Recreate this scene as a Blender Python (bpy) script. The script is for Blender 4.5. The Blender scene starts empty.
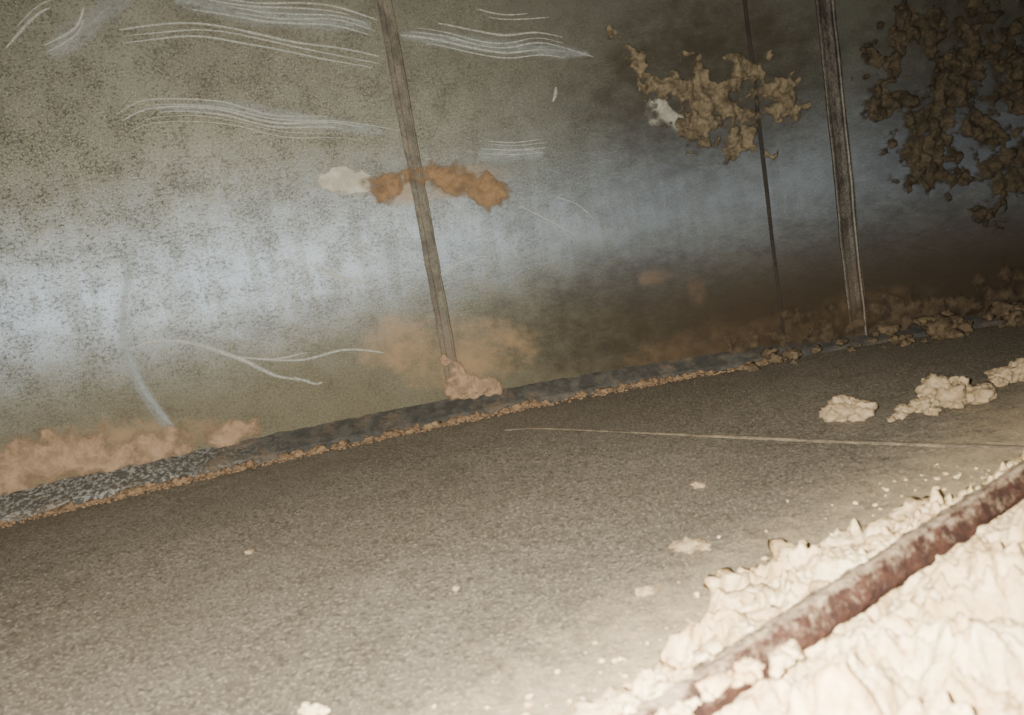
import bpy, math, random
from mathutils import Vector, noise, Matrix
random.seed(7)
CX, CY, R = 1.63, -10.7, 15.42      # tank axis and radius (metres)

def wp(a, z, off=0.0):
    """point on the curved tank wall: a = arc length, z = height, off = distance inwards"""
    t = a / R
    return Vector((CX + (R-off)*math.sin(t), CY + (R-off)*math.cos(t), z))

# ------------------------------------------------------------------ helpers
def mesh_obj(name, verts, faces, mat=None, smooth=True, uvs=None, attr=None):
    me = bpy.data.meshes.new(name)
    me.from_pydata([tuple(v) for v in verts], [], faces)
    if uvs is not None:
        ul = me.uv_layers.new(name="UVMap")
        for l in me.loops:
            ul.data[l.index].uv = uvs[l.vertex_index]
    if attr is not None:
        at = me.attributes.new("mask", 'FLOAT', 'POINT'); at.data.foreach_set("value", attr)
    me.update()
    if smooth:
        me.polygons.foreach_set("use_smooth", [True]*len(me.polygons))
    o = bpy.data.objects.new(name, me)
    bpy.context.collection.objects.link(o)
    if mat: me.materials.append(mat)
    return o

class NT:
    def __init__(s, name):
        s.m = bpy.data.materials.new(name); s.m.use_nodes = True
        s.t = s.m.node_tree; s.t.nodes.clear()
        s.out = s.n("ShaderNodeOutputMaterial")
    def n(s, typ, **kw):
        nd = s.t.nodes.new(typ)
        for k, v in kw.items(): setattr(nd, k, v)
        return nd
    def l(s, a, b): s.t.links.new(a, b)
    def put(s, sock, v):
        if isinstance(v, bpy.types.NodeSocket): s.l(v, sock)
        else: sock.default_value = v
    def noise(s, vec, scale, detail=4, rough=.55, dist=0):
        n = s.n("ShaderNodeTexNoise")
        if vec is not None: s.l(vec, n.inputs["Vector"])
        n.inputs["Scale"].default_value = scale; n.inputs["Detail"].default_value = detail
        n.inputs["Roughness"].default_value = rough; n.inputs["Distortion"].default_value = dist
        return n.outputs["Fac"]
    def math(s, op, a, b=0.0, clamp=False):
        n = s.n("ShaderNodeMath", operation=op); n.use_clamp = clamp
        s.put(n.inputs[0], a); s.put(n.inputs[1], b); return n.outputs[0]
    def ramp(s, fac, lo, hi, a=0.0, b=1.0):
        n = s.n("ShaderNodeMapRange", clamp=True); n.interpolation_type = 'SMOOTHSTEP'
        s.put(n.inputs[0], fac)
        for i, v in zip((1, 2, 3, 4), (lo, hi, a, b)): n.inputs[i].default_value = v
        return n.outputs[0]
    def mix(s, fac, a, b):
        n = s.n("ShaderNodeMix", data_type='RGBA')
        s.put(n.inputs[0], fac)
        for sock, v in ((n.inputs[6], a), (n.inputs[7], b)):
            if isinstance(v, bpy.types.NodeSocket): s.l(v, sock)
            else: sock.default_value = (*v, 1)
        return n.outputs[2]
    def mapping(s, vec, scale=(1, 1, 1), rot=(0, 0, 0)):
        n = s.n("ShaderNodeMapping"); s.l(vec, n.inputs[0])
        n.inputs["Scale"].default_value = scale; n.inputs["Rotation"].default_value = rot
        return n.outputs[0]
    def bump(s, h, strength=.5, dist=.01, prev=None):
        n = s.n("ShaderNodeBump"); n.inputs["Strength"].default_value = strength
        n.inputs["Distance"].default_value = dist; s.l(h, n.inputs["Height"])
        if prev is not None: s.l(prev, n.inputs["Normal"])
        return n.outputs[0]
    def bsdf(s, col, rough=.8, metal=0.0, normal=None, spec=.3):
        p = s.n("ShaderNodeBsdfPrincipled")
        if isinstance(col, bpy.types.NodeSocket): s.l(col, p.inputs["Base Color"])
        else: p.inputs["Base Color"].default_value = (*col, 1)
        s.put(p.inputs["Roughness"], rough); s.put(p.inputs["Metallic"], metal)
        p.inputs["Specular IOR Level"].default_value = spec
        if normal is not None: s.l(normal, p.inputs["Normal"])
        s.l(p.outputs[0], s.out.inputs[0]); return p

# ------------------------------------------------------------------ materials
def mat_wall():
    s = NT("dusty_galvanised_steel")
    tc = s.n("ShaderNodeTexCoord"); uv = tc.outputs["UV"]
    sx = s.n("ShaderNodeSeparateXYZ"); s.l(uv, sx.inputs[0]); A, Z = sx.outputs[0], sx.outputs[1]
    big = s.noise(uv, 1.3, 5, .6, .3)
    med = s.noise(uv, 6, 5, .6)
    fine = s.noise(s.mapping(uv, (1.0, 1.3, 1)), 46, 6, .78)
    vfine = s.noise(uv, 110, 2, .6)
    streak = s.noise(s.mapping(uv, (9, .7, 1)), 2.2, 4, .6)
    base = s.mix(s.ramp(big, .35, .68), (.128, .118, .078), (.172, .163, .118))
    base = s.mix(s.ramp(med, .4, .75, 0, .6), base, (.10, .088, .055))
    base = s.mix(s.ramp(streak, .52, .75, 0, .3), base, (.20, .195, .16))
    spk = s.math('MULTIPLY', s.ramp(s.math('ADD', fine, s.math('MULTIPLY', s.math('SUBTRACT', med, .5), .3)), .50, .60), s.ramp(A, -4.6, .2, .95, .35))
    base = s.mix(spk, base, (.046, .043, .032))
    base = s.mix(s.ramp(vfine, .54, .66, 0, .65), base, (.048, .044, .030))
    base = s.mix(s.ramp(vfine, .46, .34, 0, .65), base, (.27, .265, .225))
    def blob(a, z, ra, rz):
        da = s.math('DIVIDE', s.math('SUBTRACT', A, a), ra); dz = s.math('DIVIDE', s.math('SUBTRACT', Z, z), rz)
        d = s.math('ADD', s.math('MULTIPLY', da, da), s.math('MULTIPLY', dz, dz))
        return s.ramp(d, 1.6, 0.0)
    def addup(lst):
        r = lst[0]
        for q in lst[1:]: r = s.math('MAXIMUM', r, q)
        return r
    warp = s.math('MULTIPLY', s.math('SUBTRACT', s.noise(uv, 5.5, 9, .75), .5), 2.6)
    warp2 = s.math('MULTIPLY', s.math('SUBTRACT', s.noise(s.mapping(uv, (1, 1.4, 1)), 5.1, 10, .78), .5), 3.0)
    right = s.ramp(s.math('ADD', A, s.math('MULTIPLY', warp, .4)), -2.9, -.5, 0, .78)  # flash falloff painted into the base colour: wall darkens towards the right
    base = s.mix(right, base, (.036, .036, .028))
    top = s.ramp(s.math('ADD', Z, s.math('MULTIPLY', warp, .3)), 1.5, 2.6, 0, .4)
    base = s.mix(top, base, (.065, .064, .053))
    low = s.ramp(s.math('ADD', Z, s.math('MULTIPLY', warp, .25)), 1.0, .35, 0, .65)
    base = s.mix(low, base, (.080, .066, .037))
    brown = addup([blob(.9, .3, 1.9, .7), blob(-.75, .42, 1.0, .44), blob(1.15, 1.3, .6, .9), blob(-.2, 1.65, .85, .6)])
    brown = s.ramp(s.math('ADD', brown, warp2), .0, 1.4, 0, .84)
    base = s.mix(brown, base, (.027, .021, .013))
    lowr = s.math('MULTIPLY', s.ramp(s.math('ADD', Z, s.math('MULTIPLY', warp2, .15)), .8, .3), s.ramp(A, -1.5, 0.0, 0, .85))
    base = s.mix(lowr, base, (.032, .022, .012))
    orange = addup([blob(-4.1, .20, .9, .22), blob(-1.9, .36, .5, .26), blob(-2.25, .5, .3, .22), blob(-1.9, 1.36, .5, .12),
                    blob(-.2, .14, .9, .16), blob(.6, .18, .5, .18), blob(-.7, .62, .12, .06), blob(-.45, .5, .08, .12)])
    orange = s.ramp(s.math('ADD', orange, warp), .4, 1.5, 0, .85)
    base = s.mix(orange, base, s.mix(s.ramp(A, -1.8, -.4), (.215, .14, .075), (.075, .05, .028)))
    pale = addup([blob(-3.0, 1.55, .9, .5), blob(-1.5, 1.7, .5, .4), blob(-1.0, 1.0, .5, .25)])
    pale = s.ramp(s.math('ADD', pale, s.math('MULTIPLY', warp2, .8)), .7, 1.7, 0, .3)
    base = s.mix(pale, base, (.20, .20, .175))
    dirt = s.math('MAXIMUM', s.math('MAXIMUM', orange, brown), s.math('MAXIMUM', lowr, s.math('MULTIPLY', low, 1.3, True)))
    h = s.math('ADD', s.math('MULTIPLY', fine, .25), s.math('MULTIPLY', med, 1.0))
    nrm = s.bump(h, .2, .01)
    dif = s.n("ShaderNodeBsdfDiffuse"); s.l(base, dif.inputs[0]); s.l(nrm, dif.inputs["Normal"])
    tan = s.n("ShaderNodeTangent", direction_type='UV_MAP')
    g = s.n("ShaderNodeBsdfAnisotropic")
    g.inputs["Roughness"].default_value = .55; g.inputs["Anisotropy"].default_value = .72
    g.inputs["Rotation"].default_value = .25
    s.l(tan.outputs[0], g.inputs["Tangent"]); s.l(nrm, g.inputs["Normal"])
    zc = s.mix(s.math('MAXIMUM', dirt, s.math('MULTIPLY', spk, .88)), (.090, .116, .148), (.008, .008, .009))
    zc = s.mix(s.ramp(s.math('ADD', med, streak), .8, 1.2, 0, .6), zc, (.03, .035, .04))
    zc = s.mix(s.ramp(s.math('ADD', A, s.math('MULTIPLY', warp, .35)), -3.5, -.5, 0, .87), zc, (.009, .012, .017))  # fade of the reflected flash band painted into the gloss tint, dimmer rightwards
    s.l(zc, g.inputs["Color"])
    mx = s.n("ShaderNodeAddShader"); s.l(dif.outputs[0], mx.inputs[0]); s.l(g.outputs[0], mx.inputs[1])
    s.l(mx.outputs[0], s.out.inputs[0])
    return s.m

def mat_floor():
    s = NT("dusty_concrete_floor")
    tc = s.n("ShaderNodeTexCoord"); v = tc.outputs["Object"]
    big = s.noise(v, .9, 5, .6, .4); med = s.noise(v, 7, 6, .65); fine = s.noise(v, 44, 6, .8); grit = s.noise(v, 100, 2, .6)
    col = s.mix(s.ramp(big, .35, .7), (.155, .129, .09), (.205, .174, .127))
    col = s.mix(s.ramp(med, .4, .7, 0, .55), col, (.115, .093, .062))
    col = s.mix(s.ramp(fine, .48, .60, 0, .8), col, (.060, .049, .034))
    col = s.mix(s.ramp(grit, .55, .67, 0, .8), col, (.42, .35, .25))
    sx = s.n("ShaderNodeSeparateXYZ"); s.l(v, sx.inputs[0])
    t = s.math('ADD', s.math('MULTIPLY', s.math('SUBTRACT', sx.outputs[0], .21), -.544), s.math('MULTIPLY', s.math('SUBTRACT', sx.outputs[1], 1.25), .839))
    d = s.math('ADD', t, s.math('MULTIPLY', s.math('SUBTRACT', s.noise(v, 9, 9, .85), .5), 1.2))
    col = s.mix(s.ramp(d, .80, .05, 0, .9), col, (.60, .46, .27))
    h = s.math('ADD', s.math('MULTIPLY', med, .6), s.math('ADD', s.math('MULTIPLY', fine, .5), s.math('MULTIPLY', grit, .2)))
    s.bsdf(col, .8, 0, s.bump(h, .8, .022), .25)
    return s.m

def mat_clay(name, light, dark, rough=.9, scale=1.0, bstr=.7, soft=False):
    s = NT(name); tc = s.n("ShaderNodeTexCoord"); v = tc.outputs["Object"]
    a = s.noise(v, 14*scale, 6, .65); b = s.noise(v, 90*scale, 4, .65); c = s.noise(v, 4*scale, 3)
    col = s.mix(s.ramp(a, .35, .65), dark, light)
    col = s.mix(s.ramp(b, .5, .68, 0, .5), col, dark)
    col = s.mix(s.ramp(c, .5, .7, 0, .35), col, tuple(min(.9, x*1.15) for x in light))
    h = s.math('ADD', a, s.math('MULTIPLY', b, .5))
    p = s.bsdf(col, rough, 0, s.bump(h, bstr, .02), .2)
    if soft:
        at = s.n("ShaderNodeAttribute"); at.attribute_name = "mask"
        f = s.math('ADD', at.outputs["Fac"], s.math('MULTIPLY', s.math('SUBTRACT', s.noise(v, 28, 6, .75), .5), .9))
        s.l(s.ramp(f, -.02, soft), p.inputs["Alpha"])
    return s.m

def mat_rust_bar():
    s = NT("rusty_steel_bar"); tc = s.n("ShaderNodeTexCoord"); v = tc.outputs["Object"]
    a = s.noise(v, 22, 6, .7); b = s.noise(v, 110, 4, .7)
    col = s.mix(s.ramp(a, .35, .65), (.038, .014, .009), (.10, .04, .022))
    col = s.mix(s.ramp(b, .5, .65, 0, .7), col, (.02, .01, .008))
    g = s.n("ShaderNodeNewGeometry"); sx = s.n("ShaderNodeSeparateXYZ"); s.l(g.outputs["Normal"], sx.inputs[0])
    up = s.math('ADD', sx.outputs[2], s.math('MULTIPLY', s.math('SUBTRACT', s.noise(v, 24, 9, .88), .5), 4.4))
    dust = s.ramp(up, .4, 1.2, 0, .95)
    col = s.mix(dust, col, (.50, .37, .23))
    s.bsdf(col, .8, 0, s.bump(s.math('ADD', a, b), .9, .018), .3)
    return s.m

def mat_seam(name, c1, c2, metal=.4, rough=.45):
    s = NT(name); tc = s.n("ShaderNodeTexCoord"); v = tc.outputs["Object"]
    a = s.noise(s.mapping(v, (1, 1, .5)), 14, 8, .75); b = s.noise(v, 80, 3, .6)
    col = s.mix(s.ramp(a, .38, .62), c1, c2)
    col = s.mix(s.ramp(b, .52, .68, 0, .6), col, tuple(x*.35 for x in c1))
    sx = s.n("ShaderNodeSeparateXYZ"); s.l(v, sx.inputs[0])
    lo = s.ramp(s.math('ADD', sx.outputs[2], s.math('MULTIPLY', s.math('SUBTRACT', a, .5), 1.2)), .75, .25, 0, .75)
    col = s.mix(lo, col, tuple(min(.12, x*1.1) for x in (c2[0], c2[1]*.8, c2[2]*.7)))
    s.bsdf(col, rough, metal, s.bump(s.math('ADD', a, b), .4, .008), .4)
    return s.m

def mat_skirt():
    s = NT("gritty_cement_fillet"); tc = s.n("ShaderNodeTexCoord"); v = tc.outputs["UV"]
    sx = s.n("ShaderNodeSeparateXYZ"); s.l(v, sx.inputs[0])
    w = tc.outputs["Object"]
    f = s.noise(w, 50, 4, .7); g = s.noise(w, 12, 4, .6)
    left = s.ramp(s.math('ADD', sx.outputs[0], s.math('MULTIPLY', g, .8)), -2.4, -3.6)
    col = s.mix(s.ramp(g, .4, .65), (.038, .035, .029), (.068, .062, .049))
    col2 = s.mix(s.ramp(f, .48, .58), (.065, .06, .05), (.28, .265, .225))
    col = s.mix(s.math('MULTIPLY', left, .8), col, col2)
    col = s.mix(s.ramp(s.noise(w, 5, 8, .75), .50, .66, 0, .6), col, (.13, .092, .056))
    s.bsdf(col, .8, 0, s.bump(s.math('ADD', f, g), .5, .013), .3)
    return s.m

def mat_chalk(name, col, lo, hi, amax, soft=.1):
    s = NT(name); tc = s.n("ShaderNodeTexCoord")
    n = s.noise(s.mapping(tc.outputs["UV"], (3, 4, 1)), 3, 6, .7)
    n2 = s.noise(tc.outputs["Object"], 60, 3, .7)
    sx = s.n("ShaderNodeSeparateXYZ"); s.l(tc.outputs["UV"], sx.inputs[0])
    edge = s.ramp(s.math('ABSOLUTE', s.math('SUBTRACT', sx.outputs[1], .5)), .5, soft)
    al = s.math('MULTIPLY', s.ramp(s.math('ADD', s.math('MULTIPLY', n, .6), s.math('MULTIPLY', n2, .4)), lo, hi, 0, amax), edge)
    p = s.bsdf(col, .9, 0, None, .1); s.l(al, p.inputs["Alpha"])
    return s.m

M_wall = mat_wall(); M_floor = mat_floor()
M_clay = mat_clay("pale_dry_clay", (.88, .68, .39), (.60, .39, .18), bstr=.9)
M_clod = mat_clay("ochre_clay", (.42, .315, .19), (.26, .185, .10), scale=1.5)
M_orange = mat_clay("orange_clay", (.25, .165, .095), (.14, .09, .05), scale=1.5)
M_orangeS = mat_clay("orange_clay_film", (.195, .122, .062), (.12, .076, .04), scale=1.5, soft=1.1)
M_band = mat_clay("caked_orange_clay", (.30, .20, .12), (.19, .127, .075), scale=1.3, soft=.8)
M_ochre = mat_clay("wet_ochre_mud", (.155, .122, .074), (.060, .046, .027), scale=1.2, soft=.6)
M_rub = mat_clay("brown_clay_rubble", (.14, .10, .058), (.065, .047, .027), scale=1.2)
M_mud = mat_clay("dark_ochre_mud", (.075, .057, .034), (.026, .02, .012), scale=1.2, soft=.55)
M_pale = mat_clay("dried_lime_smear", (.27, .26, .21), (.18, .165, .13), soft=.7)
M_bar = mat_rust_bar()

# ------------------------------------------------------------------ tank wall
def build_wall():
    A0, A1, na = -16.0, 12.0, 560
    zs = [-.02 + 3.4*i/60 for i in range(61)]
    V, U, F = [], [], []
    for i in range(na+1):
        a = A0 + (A1-A0)*i/na
        for z in zs:
            w = .006*noise.noise(Vector((a*.9, z*1.1, 3)))
            V.append(wp(a, z, w-.006)); U.append((a, z))
    m = len(zs)
    for i in range(na):
        for j in range(m-1):
            F.append((i*m+j, i*m+j+1, (i+1)*m+j+1, (i+1)*m+j))
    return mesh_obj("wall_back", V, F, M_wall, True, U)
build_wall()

def build_floor():
    V, F = [], []
    nx, ny = 200, 130
    for i in range(nx+1):
        for j in range(ny+1):
            x = -8 + 20*i/nx; y = -5 + 11*j/ny
            V.append((x, y, .006*noise.noise(Vector((x*1.3, y*1.3, 0)))-.003))
    for i in range(nx):
        for j in range(ny):
            F.append((i*(ny+1)+j, (i+1)*(ny+1)+j, (i+1)*(ny+1)+j+1, i*(ny+1)+j+1))
    mesh_obj("floor", V, F, M_floor)
build_floor()

# ------------------------------------------------------------------ vertical lap seams
def extrude_wall_profile(name, a0, prof, z0, z1, mat, wob=.0):
    V, F, U = [], [], []; n = len(prof); nz = 90
    for k in range(nz+1):
        z = z0 + (z1-z0)*k/nz
        for (da, off) in prof:
            ja = wob*noise.noise(Vector((z*2.1, a0, da*4)))+wob*.5*noise.noise(Vector((z*9, a0, da*20)))
            V.append(wp(a0+da+ja, z, off)); U.append((da, z))
    for k in range(nz):
        for i in range(n-1):
            F.append((k*n+i, k*n+i+1, (k+1)*n+i+1, (k+1)*n+i))
    return mesh_obj(name, V, F, mat, False, U)
M_s1 = mat_seam("brown_stained_lap_joint", (.045, .037, .024), (.10, .085, .055), .1, .65)
M_s2 = mat_seam("worn_steel_lap_joint", (.030, .025, .018), (.085, .075, .058), .3, .5)
M_s3 = mat_seam("rusty_weld", (.014, .011, .008), (.026, .020, .014), 0, .9)
extrude_wall_profile("steel_lap_seam", -2.0, [(-.046, -.012), (-.044, .003), (-.038, .005), (-.018, .005), (-.013, .002), (.024, .002), (.028, .005), (.034, .005), (.038, .002), (.042, -.012)], 0.0, 3.35, M_s1, .006)
extrude_wall_profile("steel_lap_seam", .50, [(-.058, -.012), (-.056, .008), (-.05, .012), (-.04, .011), (-.034, .005), (.0, .004), (.022, .006), (.028, .022), (.036, .026), (.044, .022), (.048, .003), (.056, .003), (.06, -.012)], 0.0, 3.35, M_s2, .006)
extrude_wall_profile("rusty_weld_bead", .04, [(-.014, -.008), (-.008, .0015), (0, .0025), (.008, .0015), (.014, -.008)], .1, 3.3, M_s3, .003)

# ------------------------------------------------------------------ base fillet and orange bead
def lerp_tab(a, tab):
    if a <= tab[0][0]: return tab[0][1]
    for (a0, v0), (a1, v1) in zip(tab, tab[1:]):
        if a <= a1: return v0 + (v1-v0)*(a-a0)/(a1-a0)
    return tab[-1][1]
OFF = [(-4.6, .21), (-3.4, .15), (-2.3, .11), (-1.2, .075), (0, .05), (1.5, .05)]
HGT = [(-4.6, .12), (-2, .12), (-.5, .10), (.8, .07)]
def build_skirt():
    V, F, U = [], [], []; prof = 12; A0, A1, na = -12, 8, 1400
    for i in range(na+1):
        a = A0+(A1-A0)*i/na
        o = lerp_tab(a, OFF)+.02; h = lerp_tab(a, HGT)
        for k in range(prof+1):
            t = k/prof
            off = -.01 + (o+.01)*t
            z = h*(1 - .75*t) if t < .88 else h*.34*math.sqrt(max(0, 1-((t-.88)/.12)**2))
            nn = noise.fractal(Vector((a*9, t*2, 1)), 1, 2, 4)
            V.append(wp(a, z*(1+.08*nn)-.003, off+.008*nn*t)); U.append((a, t))
    n = prof+1
    for i in range(na):
        for k in range(prof):
            F.append((i*n+k, (i+1)*n+k, (i+1)*n+k+1, i*n+k+1))
    mesh_obj("trim_1", V, F, mat_skirt(), True, U)
build_skirt()

ICO = {}
def ico(sub):
    if sub not in ICO:
        import bmesh
        bm = bmesh.new(); bmesh.ops.create_icosphere(bm, subdivisions=sub, radius=1)
        ICO[sub] = ([v.co.copy() for v in bm.verts], [tuple(v.index for v in f.verts) for f in bm.faces]); bm.free()
    return ICO[sub]
class Lumps:
    def __init__(s): s.V = []; s.F = []
    def add(s, c, r, flat=.7, sub=2, rough=.35, stretch=None):
        vs, fs = ico(sub); b = len(s.V); seed = Vector((random.random()*50, random.random()*50, random.random()*50))
        ang = random.random()*6.28 if stretch is None else stretch[1]; st = random.uniform(1, 1.5) if stretch is None else stretch[0]
        ca, sa = math.cos(ang), math.sin(ang)
        for v in vs:
            d = 1 + rough*noise.noise(v*1.3+seed) + rough*.5*noise.noise(v*2.6+seed)
            if sub > 2: d += rough*.3*noise.noise(v*6+seed) + rough*.6*(abs(noise.noise(v*2.6-seed))-.25)
            p = v*d*r; x, y = p.x*st, p.y
            s.V.append(Vector(c)+Vector((x*ca-y*sa, x*sa+y*ca, p.z*flat)))
        s.F += [tuple(i+b for i in f) for f in fs]
    def obj(s, name, mat): return mesh_obj(name, s.V, s.F, mat)

L = Lumps()
a = -7.5
while a < .0:
    o = lerp_tab(a, OFF); r = random.choice([.008, .012, .016, .022, .03])*(1.0 if a < -.5 else .8)
    if noise.noise(Vector((a*4, 7, 7))) > -.22:
        p = wp(a, r*.3, o+.035+random.uniform(-.02, .03)); L.add(p, r, .75, 3, .7)
    for q_ in range(4):
        r2 = random.uniform(.004, .012); q = wp(a+random.uniform(-.03, .03), r2*.4, o+.06+random.uniform(-.03, .06)); L.add(q, r2, .7, 1, .4)
    a += r*random.uniform(1, 2.1)
L.obj("orange_clay_bead", M_orange)

# ------------------------------------------------------------------ mud relief patches on the wall
def wall_patch(name, strokes, height, lump, mat, res=.008, warp=.5, film=0.0, dw=.04):
    a0 = min(s[0]-s[2]*2 for s in strokes); a1 = max(s[0]+s[2]*2 for s in strokes)
    z0 = min(s[1]-s[2]*2 for s in strokes); z1 = max(s[1]+s[2]*2 for s in strokes)
    na, nz = int((a1-a0)/res), int((z1-z0)/res); idx = {}; V = []; F = []; MK = []
    for i in range(na+1):
        for j in range(nz+1):
            a = a0+i*res; z = z0+j*res
            wa = a+dw*noise.noise(Vector((a*9, z*9, 11)))+dw*.6*noise.noise(Vector((a*26, z*26, 3)))
            wz = z+dw*noise.noise(Vector((a*9, z*9, 31)))+dw*.6*noise.noise(Vector((a*26, z*26, 23)))
            m = 0
            for s in strokes:
                d2 = ((wa-s[0])**2+(wz-s[1])**2)/(s[2]*1.5)**2
                if d2 < 1: m += (1-d2)**2
            if m <= 0: continue
            m = min(m, 1.2)-.3 + warp*noise.fractal(Vector((a*9, z*9, 2.2)), .8, 2.1, 5)
            if m <= -.14: continue
            f1 = noise.voronoi(Vector((a/lump, z/lump, .5)), distance_metric='DISTANCE', exponent=2)[0][0]
            f2 = noise.voronoi(Vector((a/lump*2.3, z/lump*2.3, 1.5)), distance_metric='DISTANCE', exponent=2)[0][0]
            dm = max(0, 1-f1*f1*1.6)*.75 + max(0, 1-f2*f2*1.6)*.3
            e = min(1, max(0, m)*2.2)
            idx[(i, j)] = len(V); MK.append(m); V.append(wp(a, z, -.001 + (film+.003)*min(1, max(0, m+.14)*7) + height*e*dm))
    for i in range(na):
        for j in range(nz):
            k = [(i, j), (i, j+1), (i+1, j+1), (i+1, j)]
            if all(q in idx for q in k): F.append(tuple(idx[q] for q in k))
    return mesh_obj(name, V, F, mat, True, None, MK)

wall_patch("mud_splatter", [(-.17, 1.64, .13), (.10, 1.55, .12), (-.30, 1.60, .11), (-.02, 1.42, .11), (-.26, 1.40, .12), (.20, 1.47, .09), (-.12, 1.31, .08),
    (-.57, 1.76, .075), (-.47, 1.72, .08), (-.74, 2.02, .05), (-.64, 1.88, .06), (.02, 1.72, .08), (-.34, 1.70, .09), (.22, 1.60, .07), (-.38, 1.5, .08), (-.15, 1.5, .09),
    (.13, 1.78, .035), (-.35, 1.84, .03), (-.38, 1.30, .035), (.1, 1.22, .03), (-.55, 1.42, .03)], .055, .075, M_ochre, .007, 1.1, .003, .08)
wall_patch("pale_mud_lump", [(-.52, 1.57, .08), (-.45, 1.50, .06)], .02, .06, M_pale, .007, .5)
wall_patch("mud_splatter", [(.80, 1.62, .11), (.78, 1.35, .11), (.85, 1.12, .11), (1.0, 1.75, .12), (1.12, 1.45, .14), (1.05, 1.15, .14), (1.3, 1.55, .14),
    (1.3, 1.2, .14), (1.42, .85, .12), (1.15, .9, .12), (1.5, 1.35, .15), (1.25, 1.8, .15), (1.7, 1.3, .2), (1.6, 1.7, .18), (.95, 1.35, .12), (.9, 1.8, .1), (1.3, .65, .09), (.95, .95, .09), (1.45, 1.05, .1)], .055, .06, M_mud, .008, 1.3, .002, .09)
wall_patch("orange_clay_smear", [(-2.22, 1.42, .09), (-2.21, 1.34, .08), (-2.12, 1.44, .065), (-2.03, 1.445, .06), (-1.94, 1.435, .065), (-1.85, 1.40, .085), (-1.76, 1.36, .095), (-1.67, 1.30, .095), (-1.60, 1.24, .09), (-1.56, 1.30, .08)], .003, .04, M_orangeS, .006, .6, .006, .05)
wall_patch("pale_lime_smear", [(-2.50, 1.475, .07), (-2.43, 1.475, .075), (-2.36, 1.46, .075), (-2.29, 1.445, .07)], .003, .05, mat_clay("white_lime_smear", (.36, .345, .28), (.26, .235, .18), soft=.6), .006, .35, .005, .03)
wall_patch("caked_clay_band", [(-5.3, .22, .2), (-4.9, .22, .2), (-4.6, .24, .19), (-4.35, .23, .17), (-4.15, .22, .16), (-3.95, .20, .15), (-3.75, .18, .13), (-3.55, .16, .11), (-3.35, .16, .10), (-3.22, .18, .09)], .009, .14, M_band, .011, .6, .003, .05)
wall_patch("clay_heap_on_seam", [(-1.95, .17, .09), (-1.88, .14, .10), (-1.8, .14, .08), (-1.99, .27, .05), (-2.02, .36, .04)], .025, .05, M_band, .006, .5, .006, .05)

# ------------------------------------------------------------------ dried scrape / wipe marks on the steel
def catmull(P, n=14):
    out = []
    Q = [P[0]]+P+[P[-1]]
    for i in range(1, len(Q)-2):
        for k in range(n):
            t = k/n; p0, p1, p2, p3 = Q[i-1:i+3]
            out.append(tuple(.5*((2*p1[c])+(-p0[c]+p2[c])*t+(2*p0[c]-5*p1[c]+4*p2[c]-p3[c])*t*t+(-p0[c]+3*p1[c]-3*p2[c]+p3[c])*t**3) for c in (0, 1)))
    out.append(P[-1]); return out
def ribbons(name, items, mat, off=.004):
    V, F, U = [], [], []
    for P, w in items:
        C = catmull(P); b = len(V); s = 0; seed = random.random()*30
        for i, (a, z) in enumerate(C):
            a1, z1 = C[min(i+1, len(C)-1)]; a0, z0 = C[max(i-1, 0)]
            d = math.hypot(a1-a0, z1-z0) or 1; na, nz = -(z1-z0)/d, (a1-a0)/d
            s += d/2; t = i/(len(C)-1)
            ww = w*(.3+.7*math.sin(math.pi*min(1, max(0, t)))**.6)*(1+.35*noise.noise(Vector((s*5, seed, 0))))
            for q in (-.5, .5):
                V.append(wp(a+na*ww*q, z+nz*ww*q, off)); U.append((s+seed, q+.5))
            if i: F.append((b+2*i-2, b+2*i-1, b+2*i+1, b+2*i))
    return mesh_obj(name, V, F, mat, True, U)
def bundle(P, n, gap, w):
    r = []; C = catmull(P, 6)
    for k in range(n):
        dz = -gap*(k-(n-1)/2)*random.uniform(.8, 1.2)
        i0 = random.randint(0, len(C)//4); i1 = len(C)-random.randint(0, len(C)//4)
        sd = random.random()*20
        Q = [(a, z+dz+.012*noise.noise(Vector((a*3, sd, 0)))) for (a, z) in C[i0:i1]]
        r.append((Q, w*random.uniform(.5, 1.9)))
    return r
T1 = [(-3.02, 2.51), (-2.68, 2.41), (-2.31, 2.35), (-2.06, 2.25)]
T2 = [(-1.94, 2.22), (-1.73, 2.17), (-1.40, 2.06), (-1.15, 2.04), (-.84, 1.92)]
T3 = [(-3.4, 2.36), (-3.0, 2.35), (-2.5, 2.20), (-2.09, 2.07)]
T4 = [(-3.53, 1.91), (-3.34, 1.97), (-2.99, 1.92), (-2.69, 1.81), (-2.37, 1.76), (-2.06, 1.66)]
T5 = [(-1.61, 1.54), (-1.41, 1.50), (-1.20, 1.49)]
items = bundle(T1, 5, .026, .013)+bundle(T2, 5, .025, .012)+bundle(T3, 3, .03, .012)+bundle(T4, 6, .022, .012)+bundle(T5, 4, .025, .010)
items += bundle([(-1.5, 2.27), (-1.35, 2.22), (-1.1, 2.2)], 2, .03, .009)
items += bundle([(-3.97, 2.35), (-3.77, 2.52), (-3.65, 2.56)], 2, .03, .014)
items += bundle([(-3.79, 2.33), (-3.61, 2.41), (-3.54, 2.51)], 2, .04, .012)
items += bundle([(-4.3, 2.5), (-4.1, 2.62), (-3.8, 2.72)], 3, .03, .012)
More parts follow.
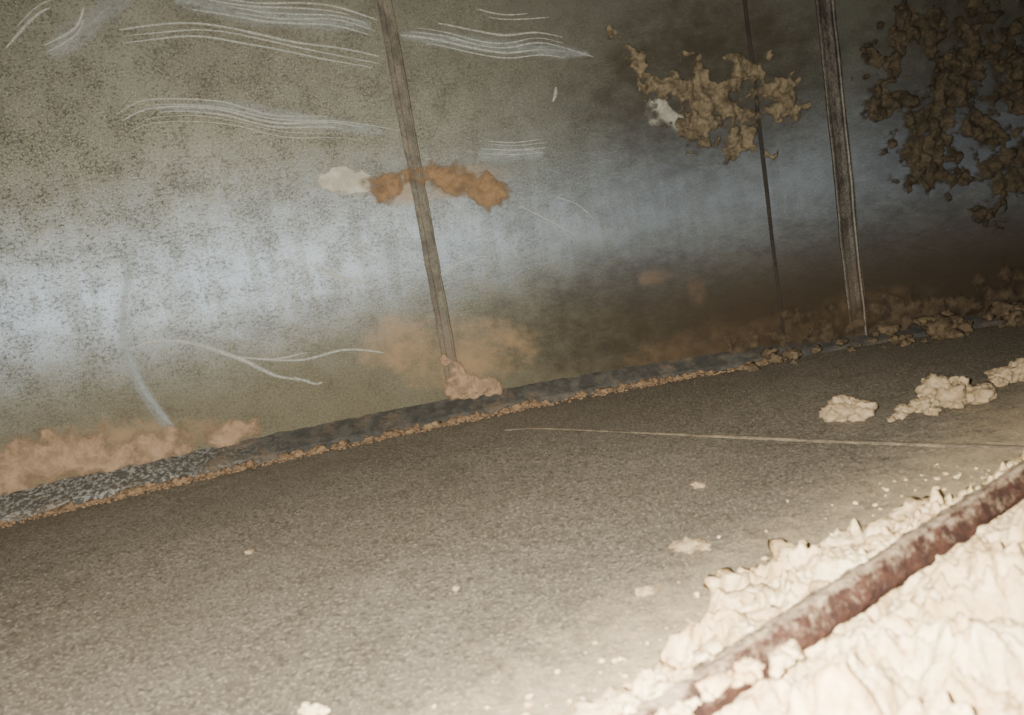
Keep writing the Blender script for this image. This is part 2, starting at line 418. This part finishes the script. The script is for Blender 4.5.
items += [([(-3.72, .74), (-3.60, .765), (-3.41, .72), (-3.17, .58), (-3.0, .45), (-2.82, .38)], .034),
          ([(-3.14, .58), (-2.85, .51), (-2.59, .52), (-2.37, .46)], .02), ([(-3.2, .6), (-3.0, .545), (-2.8, .545)], .014),
          ([(-2.68, 1.03), (-2.54, .94), (-2.40, .88)], .03), ([(-1.12, 1.80), (-1.13, 1.76), (-1.15, 1.72)], .025),
          ([(-1.97, .85), (-1.81, .91), (-1.66, .91)], .014), ([(-1.44, 1.17), (-1.29, 1.06), (-1.14, .95)], .009),
          ([(-1.25, 1.2), (-1.1, 1.12), (-1.0, 1.0)], .007), ([(-2.9, .42), (-2.8, .36), (-2.75, .36)], .02)]
ribbons("dried_scrape_marks", items, mat_chalk("chalky_scrape", (.36, .36, .31), .28, .64, .85))
ribbons("broad_wipe_mark", [([(-3.56, 1.34), (-3.66, 1.06), (-3.73, .80), (-3.71, .54), (-3.60, .22)], .14),
    ([(-3.62, 1.20), (-3.70, .95), (-3.73, .75), (-3.69, .5), (-3.58, .24)], .06), ([(-3.72, .90), (-3.73, .75), (-3.69, .5), (-3.58, .24)], .05),
    ([(-3.3, 1.98), (-2.9, 1.93), (-2.5, 1.80), (-2.15, 1.70)], .13), ([(-1.63, 1.49), (-1.45, 1.47), (-1.25, 1.44)], .15),
    ([(-3.1, 2.52), (-2.7, 2.40), (-2.1, 2.27)], .18), ([(-1.95, 2.2), (-1.5, 2.09), (-.9, 1.95)], .13), ([(-3.75, 2.3), (-3.5, 2.45), (-3.3, 2.6)], .2)],
    mat_chalk("faint_wipe", (.32, .34, .33), .30, .70, .5, 0.0), .0032)

# ------------------------------------------------------------------ rubble at wall foot on the right
L = Lumps()
for (a0, wd, n, sc) in ((-.05, .16, 12, .7), (.3, .25, 8, .5), (.62, .16, 16, .8), (.95, .12, 16, 1.35), (1.35, .2, 22, 1.1), (1.7, .2, 18, 1)):
    for k in range(n):
        a = random.gauss(a0, wd*.5); t = random.random(); r = random.choice([.014, .022, .034, .052])*sc
        L.add(wp(a, .09*sc*(1-t)*math.exp(-((a-a0)/wd)**2)+r*.3, .10+.14*t), r, .8, 3, .65)
L.obj("clay_rubble_heap", M_rub)
wall_patch("rubble_clay_film", [(-.2, .10, .15), (.1, .13, .15), (.35, .12, .15), (.6, .14, .17), (.8, .12, .15), (1.0, .13, .16), (1.3, .15, .18), (1.6, .18, .18)], .02, .08,
    mat_clay("brown_clay_film", (.085, .06, .035), (.04, .028, .017), soft=.9), .012, .7, .004, .08)

# floor sheet joint
def build_joint():
    P = [(-.1, 4.06), (.08, 3.97), (.42, 3.67), (.77, 3.36), (1.28, 2.91), (1.69, 2.57), (2.4, 1.97)]
    C = catmull(P, 10); V, F = [], []
    for i, (x, y) in enumerate(C):
        a1 = C[min(i+1, len(C)-1)]; a0 = C[max(0, i-1)]; dx, dy = a1[0]-a0[0], a1[1]-a0[1]; d = math.hypot(dx, dy); nx, ny = -dy/d, dx/d
        for q, z in ((-.018, -.004), (-.008, .002), (0, .003), (.008, .002), (.018, -.004)):
            V.append((x+nx*q, y+ny*q, z+.003*noise.noise(Vector((x*16, y*16, q*40)))))
    for i in range(len(C)-1):
        for k in range(4): F.append((i*5+k, i*5+k+1, i*5+k+6, i*5+k+5))
    mesh_obj("floor_sheet_joint", V, F, mat_clay("joint_mortar", (.24, .19, .125), (.13, .105, .07)))
build_joint()

# ------------------------------------------------------------------ clods on the floor
def clod(name, parts, mat=M_clod):
    L = Lumps()
    for (x, y, r, fl) in parts: L.add((x, y, r*fl*.75), r, fl, 4, .6, (1.15, random.random()*6))
    return L.obj(name, mat)
clod("clay_clod", [(1.37, 3.25, .062, .8), (1.42, 3.23, .055, .8), (1.33, 3.27, .045, .8)])
clod("clay_clod", [(1.80, 3.17, .062, .9), (1.88, 3.17, .058, .75), (1.94, 3.2, .048, .7), (1.77, 3.24, .055, 1.3), (1.72, 3.22, .04, .8), (1.84, 3.2, .04, 1.6)])
clod("clay_clod", [(1.60, 3.18, .03, .7), (1.66, 3.17, .035, .9), (1.55, 3.12, .022, .6), (1.67, 3.1, .025, .6), (1.5, 3.1, .015, .6)])
clod("clay_clod", [(2.16, 3.4, .05, .7), (2.25, 3.42, .06, .8), (2.12, 3.36, .03, .7)])
clod("clay_clod", [(.43, 2.21, .034, .5), (.40, 2.23, .022, .5), (.47, 2.20, .02, .5)])
clod("clay_clod", [(.25, 1.98, .022, .5), (.27, 1.98, .014, .5)])
clod("clay_clod", [(.59, 2.72, .022, .45)])
clod("clay_clod", [(-.28, 2.20, .01, .6)]); clod("clay_clod", [(-1.10, 2.82, .014, .6)])
clod("clay_clod", [(-.60, 1.68, .02, .5), (-.57, 1.67, .014, .6)], M_clay)

# ------------------------------------------------------------------ foreground clay berm + rusty bar
BX, BY = .21, 1.25; DX, DY = .839, .544; NX, NY = -.544, .839
BACK = [(-.6, .10), (-.3, .20), (0, .26), (.2, .28), (.54, .38), (.9, .33), (1.38, .21), (1.8, .18), (2.6, .2)]
def dome(x, y, sc, k):
    f = noise.voronoi(Vector((x/sc, y/sc, k)), distance_metric='DISTANCE', exponent=2)[0][0]
    return math.sqrt(max(0, 1-1.25*f*f))
L = Lumps()      # berm surface, lumps and crumbs make up one heap
def build_berm():
    V, F = L.V, L.F; ds = .0055; S0, S1, T0, T1 = -.8, 2.6, -.75, .5
    ns, nt = int((S1-S0)/ds), int((T1-T0)/ds)
    for i in range(ns+1):
        s_ = S0+i*ds; bk = lerp_tab(s_, BACK)
        for j in range(nt+1):
            t_ = T0+j*ds; x = BX+DX*s_+NX*t_; y = BY+DY*s_+NY*t_
            wx = .035*noise.noise(Vector((x*11, y*11, 5))); wy = .035*noise.noise(Vector((x*11, y*11, 9)))
            edge = .15*noise.fractal(Vector((x*7, y*7, 1)), .7, 2, 5)
            if t_ > 0:
                env = min(1, max(-.2, (bk+edge-t_)/.2)); top = .125
            else:
                env = 1.0; top = .125 + .08*min(1, max(0, (-t_-.04)/.12))
                env *= min(1, max(-.2, (.75+t_)/.25)) if t_ < -.45 else 1
            env *= min(1, max(-.2, (s_+.36+edge*1.8)/.5)) if s_ < .4 else 1
            l = .48*dome(x+wx, y+wy, .13, 0)+.26*dome(x+wx, y+wy, .055, 3)+.12*dome(x+wx, y-wy, .022, 7)+.18*noise.fractal(Vector((x*6, y*6, 2)), .9, 2, 4)+.10*noise.fractal(Vector((x*35, y*35, 2)), .8, 2, 3)
            z = -.012 + max(-.1, env)*(.02 + top*(.13+l*1.18))
            if abs(t_) < .045 and s_ > .04:
                z = min(z, .125+.03*noise.noise(Vector((x*22, y*22, 0))))
            V.append(Vector((x, y, z)))
    n = nt+1
    for i in range(ns):
        for j in range(nt):
            k = (i*n+j, (i+1)*n+j, (i+1)*n+j+1, i*n+j+1)
            if max(V[q][2] for q in k) > -.006: F.append(k)
build_berm()
for k in range(300):
    s_ = random.uniform(-.3, 2.1); bk = lerp_tab(s_, BACK); t_ = random.uniform(.045, bk*1.1)
    x = BX+DX*s_+NX*t_; y = BY+DY*s_+NY*t_; r = random.choice([.006, .008, .01, .014, .018, .024, .036, .045])
    L.add((x, y, .12*max(0, 1-t_/bk)*.8*min(1, max(0, (s_+.3)/.4))+r*.4), r, .8, 3, .7)
for k in range(90):
    s_ = random.uniform(-.1, 2.1); t_ = -random.uniform(.045, .5)
    x = BX+DX*s_+NX*t_; y = BY+DY*s_+NY*t_; r = random.choice([.01, .016, .022, .03, .045])
    L.add((x, y, .12+r*.2), r, .8, 3, .7)
for k in range(90):
    s_ = random.uniform(-.2, .25); t_ = random.uniform(-.045, .045)
    x = BX+DX*s_+NX*t_; y = BY+DY*s_+NY*t_; r = random.choice([.006, .009, .012, .018])
    L.add((x, y, .178-max(0, s_)*.1), r, .7, 3, .7)
for k in range(2000):
    s_ = random.uniform(-1.0, 1.7); t_ = abs(random.gauss(0, .18))+.05
    x = .21+.839*s_-.544*t_; y = 1.25+.544*s_+.839*t_
    if y > 2.6: continue
    r = random.choice([.002, .002, .003, .003, .004, .006, .009]); L.add((x, y, r*.4), r, .6, 1, .5)
L.obj("clay_berm", M_clay)

def build_bar():
    V, F = [], []; n = 28; L0, L1 = -.2, 2.6; ns = 460
    for i in range(ns+1):
        s_ = L0+(L1-L0)*i/ns
        for k in range(n):
            q = 2*math.pi*k/n
            c, sn = math.cos(q), math.sin(q); e = .5
            px = .030*math.copysign(abs(c)**e, c); pz = .036*math.copysign(abs(sn)**e, sn)
            d = 1+.18*noise.fractal(Vector((s_*16, c*2, sn*2)), .7, 2, 6)
            rot = math.radians(-25); rx = px*math.cos(rot)-pz*math.sin(rot); rz = px*math.sin(rot)+pz*math.cos(rot)
            t_ = rx*d+.010; V.append((BX+DX*s_+NX*t_, BY+DY*s_+NY*t_, .152+rz*d))
    for i in range(ns):
        for k in range(n): F.append((i*n+k, i*n+(k+1) % n, (i+1)*n+(k+1) % n, (i+1)*n+k))
    F.append(tuple(range(n))[::-1]); F.append(tuple(ns*n+k for k in range(n)))
    mesh_obj("rusty_bar", V, F, M_bar)
build_bar()

# ------------------------------------------------------------------ camera, flash, ambient
th = math.radians(8.7); ro = math.atan2(849, 5009)
fwd = Vector((0, math.cos(th), -math.sin(th))); right = Vector((1, 0, 0)); up = right.cross(fwd)
r2 = right*math.cos(ro)-up*math.sin(ro); u2 = up*math.cos(ro)+right*math.sin(ro)
rot = Matrix((r2, u2, -fwd)).transposed()
cam = bpy.data.objects.new("camera", bpy.data.cameras.new("camera")); bpy.context.collection.objects.link(cam)
cam.matrix_world = Matrix.Translation((0, 0, 1)) @ rot.to_4x4()
cam.data.sensor_width = 36; cam.data.lens = 36*780/1024; cam.data.clip_start = .02
cam.data.dof.use_dof = True; cam.data.dof.focus_distance = 8; cam.data.dof.aperture_fstop = 2.8
bpy.context.scene.camera = cam

sp = bpy.data.lights.new("phone_flash", 'SPOT'); sp.energy = 1750; sp.spot_size = math.radians(155); sp.spot_blend = 1.0
sp.shadow_soft_size = .006; sp.color = (1, .97, .90)
so = bpy.data.objects.new("phone_flash", sp); bpy.context.collection.objects.link(so)
so.location = (-.11, 0, 1.06)
tgt = Vector((-.75, 3.0, .1)); so.rotation_euler = (tgt-so.location).to_track_quat('-Z', 'Y').to_euler()

w = bpy.data.worlds.new("dark_interior"); bpy.context.scene.world = w; w.use_nodes = True
w.node_tree.nodes["Background"].inputs[0].default_value = (.55, .55, .5, 1); w.node_tree.nodes["Background"].inputs[1].default_value = .02
